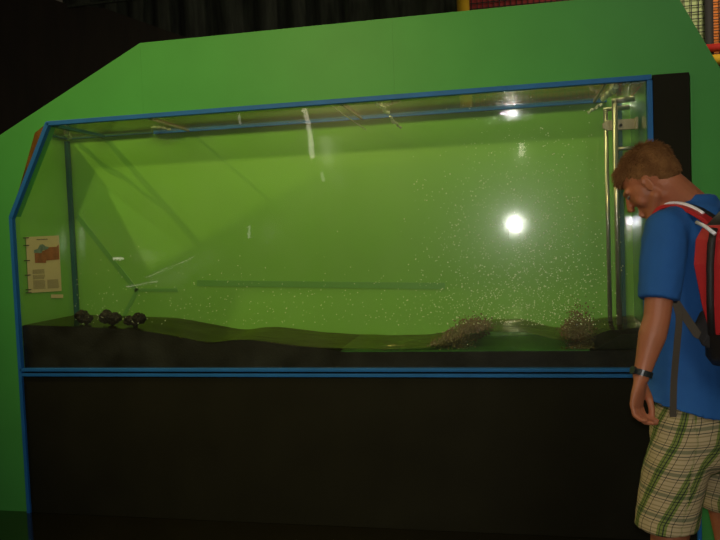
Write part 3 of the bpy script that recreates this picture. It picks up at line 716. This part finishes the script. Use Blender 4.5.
# shoes and socks
for an in (ankL, ankR):
    sh = MB(); sh.cap(an - up * .040 - fwd * .035, .040, an - up * .050 + fwd * .13, .037); sh.cap(an + up * .0, .042, an - up * .03 + fwd * .05, .040)
    so = remesh(sh, 'shoe', M['shoe'], root, .006, 2)
    bm_ = MB().loft([[Vector((an.x, an.y, zz)) + fwd * (.045 + math.sin(t) * .135) - lef * math.cos(t) * .046 for t in [2 * PI * i / 24 for i in range(24)]] for zz in (.0, .022)])
    bm_.build('sole', M['sole'], so, bevel=.003)
    MB().tube([an + up * .02, an + up * .08], [.041, .040], 18).build('sock', M['sock'], root, smooth=True)

# ------------------------------------------------------------------ backpack
bkc = P(747, 285, -.15); bp_ = empty('backpack', bkc - up * .26); tag(bp_, 'red and black backpack with white reflective piping worn by the young man', 'backpack')
back = -fwd
def sq(c, a, d0, d1, n=28, pw=3.2):       # rounded rectangle: half width a along lef, from d0 to d1 along back
    o = []
    for i in range(n):
        t = 2 * PI * i / n; cx = abs(math.cos(t)) ** (2 / pw) * (1 if math.cos(t) > 0 else -1); sy = abs(math.sin(t)) ** (2 / pw) * (1 if math.sin(t) > 0 else -1)
        o.append(c + lef * cx * a + back * ((d0 + d1) / 2 + sy * (d1 - d0) / 2))
    return o
bc = chest + back * .112 + lef * .012 - up * .0
zt_ = P(712, 205).z
def bz(z): return Vector((bc.x, bc.y, z))
z0 = P(712, 355).z; z1 = P(700, 222).z
prof = [(z0, .12, .00, .10), (z0 + .03, .165, -.005, .16), (z0 + .14, .18, -.005, .20), (z0 + .28, .18, -.005, .19), (z1 - .06, .17, -.005, .165), (z1 - .01, .15, 0, .13), (z1 + .03, .09, .02, .09)]
MB().loft([sq(bz(z), a, d0, d1) for z, a, d0, d1 in prof]).build('pack_body', M['pack_black'], bp_, smooth=True)
# red side panels and front pocket, lying on the body
for s in (1, -1):
    pts = [(z0 + .10, .05, .085), (z0 + .18, .03, .125), (z0 + .30, .005, .125), (z1 - .05, .005, .11), (z1 - .01, .02, .08)]
    m = MB(); rings = []
    for z, u0, u1 in pts:
        a = lerp_pts([(p[0], p[1]) for p in prof], z) + .001
        rings.append([bz(z) + lef * s * (a + e) + back * u for e, u in ((-.02, u0), (.006, u0 + .004), (.006, u1 - .004), (-.02, u1))])
    m.loft(rings).build('side_panel', M['pack_red'], bp_, smooth=False, bevel=.004)
    pl = []
    for z, u0, u1 in pts[2:]: pass
    e0 = lerp_pts([(p[0], p[1]) for p in prof], z1 - .01); e1 = lerp_pts([(p[0], p[1]) for p in prof], z1 - .07)
    ribz = [bz(z) + lef * s * (lerp_pts([(p[0], p[1]) for p in prof], z) + .009) + back * .062 for z in (z0 + .10, z0 + .20, z0 + .30, z1 - .06, z1 - .02)]
    MB().tube(ribz, .011, 6).build('zip_cover', M['pack_black'], bp_, smooth=True)
    A_ = bz(z1 + .0) + lef * s * (e0 + .008) + back * .005; B_ = bz(z1 - .035) + lef * s * (e1 + .012) + back * .075; C_ = bz(z1 - .10) + lef * s * (e1 + .008) + back * .15
    MB().tube([A_, A_.lerp(B_, .5) + up * .004, B_], .0055, 8).build('piping', M['piping'], bp_, smooth=True)
    MB().tube([B_ + back * .02 - up * .01, C_], .0055, 8).build('piping', M['piping'], bp_, smooth=True)
m = MB().loft([sq(bz(z) + back * .15, a, 0, d) for z, a, d in ((z0 + .03, .09, .05), (z0 + .06, .115, .08), (z0 + .2, .115, .085), (z0 + .27, .10, .06))])
m.build('front_pocket', M['pack_red'], bp_, smooth=True)
MB().tube([bz(z0 + .24) + back * .235 + lef * q for q in (-.10, -.05, 0, .05, .10)], .003, 6).build('zip', M['buckle'], bp_)
MB().tube([bz(z1 + .02) + back * .02 + lef * q + up * hgt for q, hgt in ((-.04, 0), (-.03, .035), (0, .048), (.03, .035), (.04, 0))], .007, 8).build('grab_handle', M['pack_black'], bp_, smooth=True)
def ribbon(pts, wdt, thick, wdir, name, mtl, parent=bp_):
    rings = []
    for i, p in enumerate(pts):
        d = (pts[min(i + 1, len(pts) - 1)] - pts[max(i - 1, 0)]).normalized(); w_ = Vector(wdir); w_ = (w_ - d * w_.dot(d)).normalized(); n = d.cross(w_)
        rings.append([p + w_ * wdt / 2 + n * thick / 2, p - w_ * wdt / 2 + n * thick / 2, p - w_ * wdt / 2 - n * thick / 2, p + w_ * wdt / 2 - n * thick / 2])
    return MB().loft(rings).build(name, mtl, parent, smooth=False, bevel=min(.002, thick * .3))
def cr(pts, n=6):
    out = []; Q = [pts[0]] + pts + [pts[-1]]
    for i in range(1, len(Q) - 2):
        for k in range(n):
            t = k / n; a, b, c, d = Q[i - 1], Q[i], Q[i + 1], Q[i + 2]
            out.append(.5 * ((2 * b) + (c - a) * t + (2 * a - 5 * b + 4 * c - d) * t * t + (3 * b - a - 3 * c + d) * t ** 3))
    return out + [pts[-1]]
for s in (1, -1):
    base = neckb + lef * s * .105 - up * .016
    strap = cr([base + fwd * .10 - up * .20, base + fwd * .10 - up * .12, base + fwd * .085 - up * .045, base + fwd * .05 + up * .012, base + back * .02 + up * .012, base + back * .09 - up * .025, base + back * .125 - up * .06])
    so = ribbon(strap, .062, .012, lef, 'shoulder_strap', M['pack_red'])
    edge = [p + lef * (.0) + up * .009 for p in strap[8:30]]
    MB().tube(edge, .0058, 8).build('piping', M['piping'], so, smooth=True)
    inner = [p - lef * s * .028 + up * .004 for p in strap[6:33]]
    ribbon(inner, .026, .014, lef, 'strap_edge', M['pack_black'], so)
# webbing from the buckle under the arm, and its hanging tail
b0 = P(674, 300, -.19); b1 = P(697, 334, -.21); b2 = P(720, 345, -.22)
ribbon([b0, b0.lerp(b1, .5), b1, b2], .024, .003, up, 'webbing', M['webbing'])
MB().ell(b0, (.011, .009, .017)).build('buckle', M['buckle'], bp_, smooth=True)
tl = cr([P(675, 302, -.195), P(679, 318, -.2), P(677, 345, -.2), P(674, 380, -.19), P(673, 417, -.19)])
ribbon(tl, .020, .003, (.97, .2, 0), 'webbing_tail', M['webbing'])
wing = MB().loft([[P(693, 328, -.20), P(700, 312, -.20), P(700, 312, -.17), P(693, 328, -.17)], [P(702, 345, -.22), P(722, 300, -.23), P(722, 300, -.17), P(702, 345, -.17)], [P(735, 362, -.22), P(742, 300, -.25), P(742, 300, -.15), P(735, 362, -.15)]])
wing.build('hip_wing', M['pack_black'], bp_, bevel=.004)
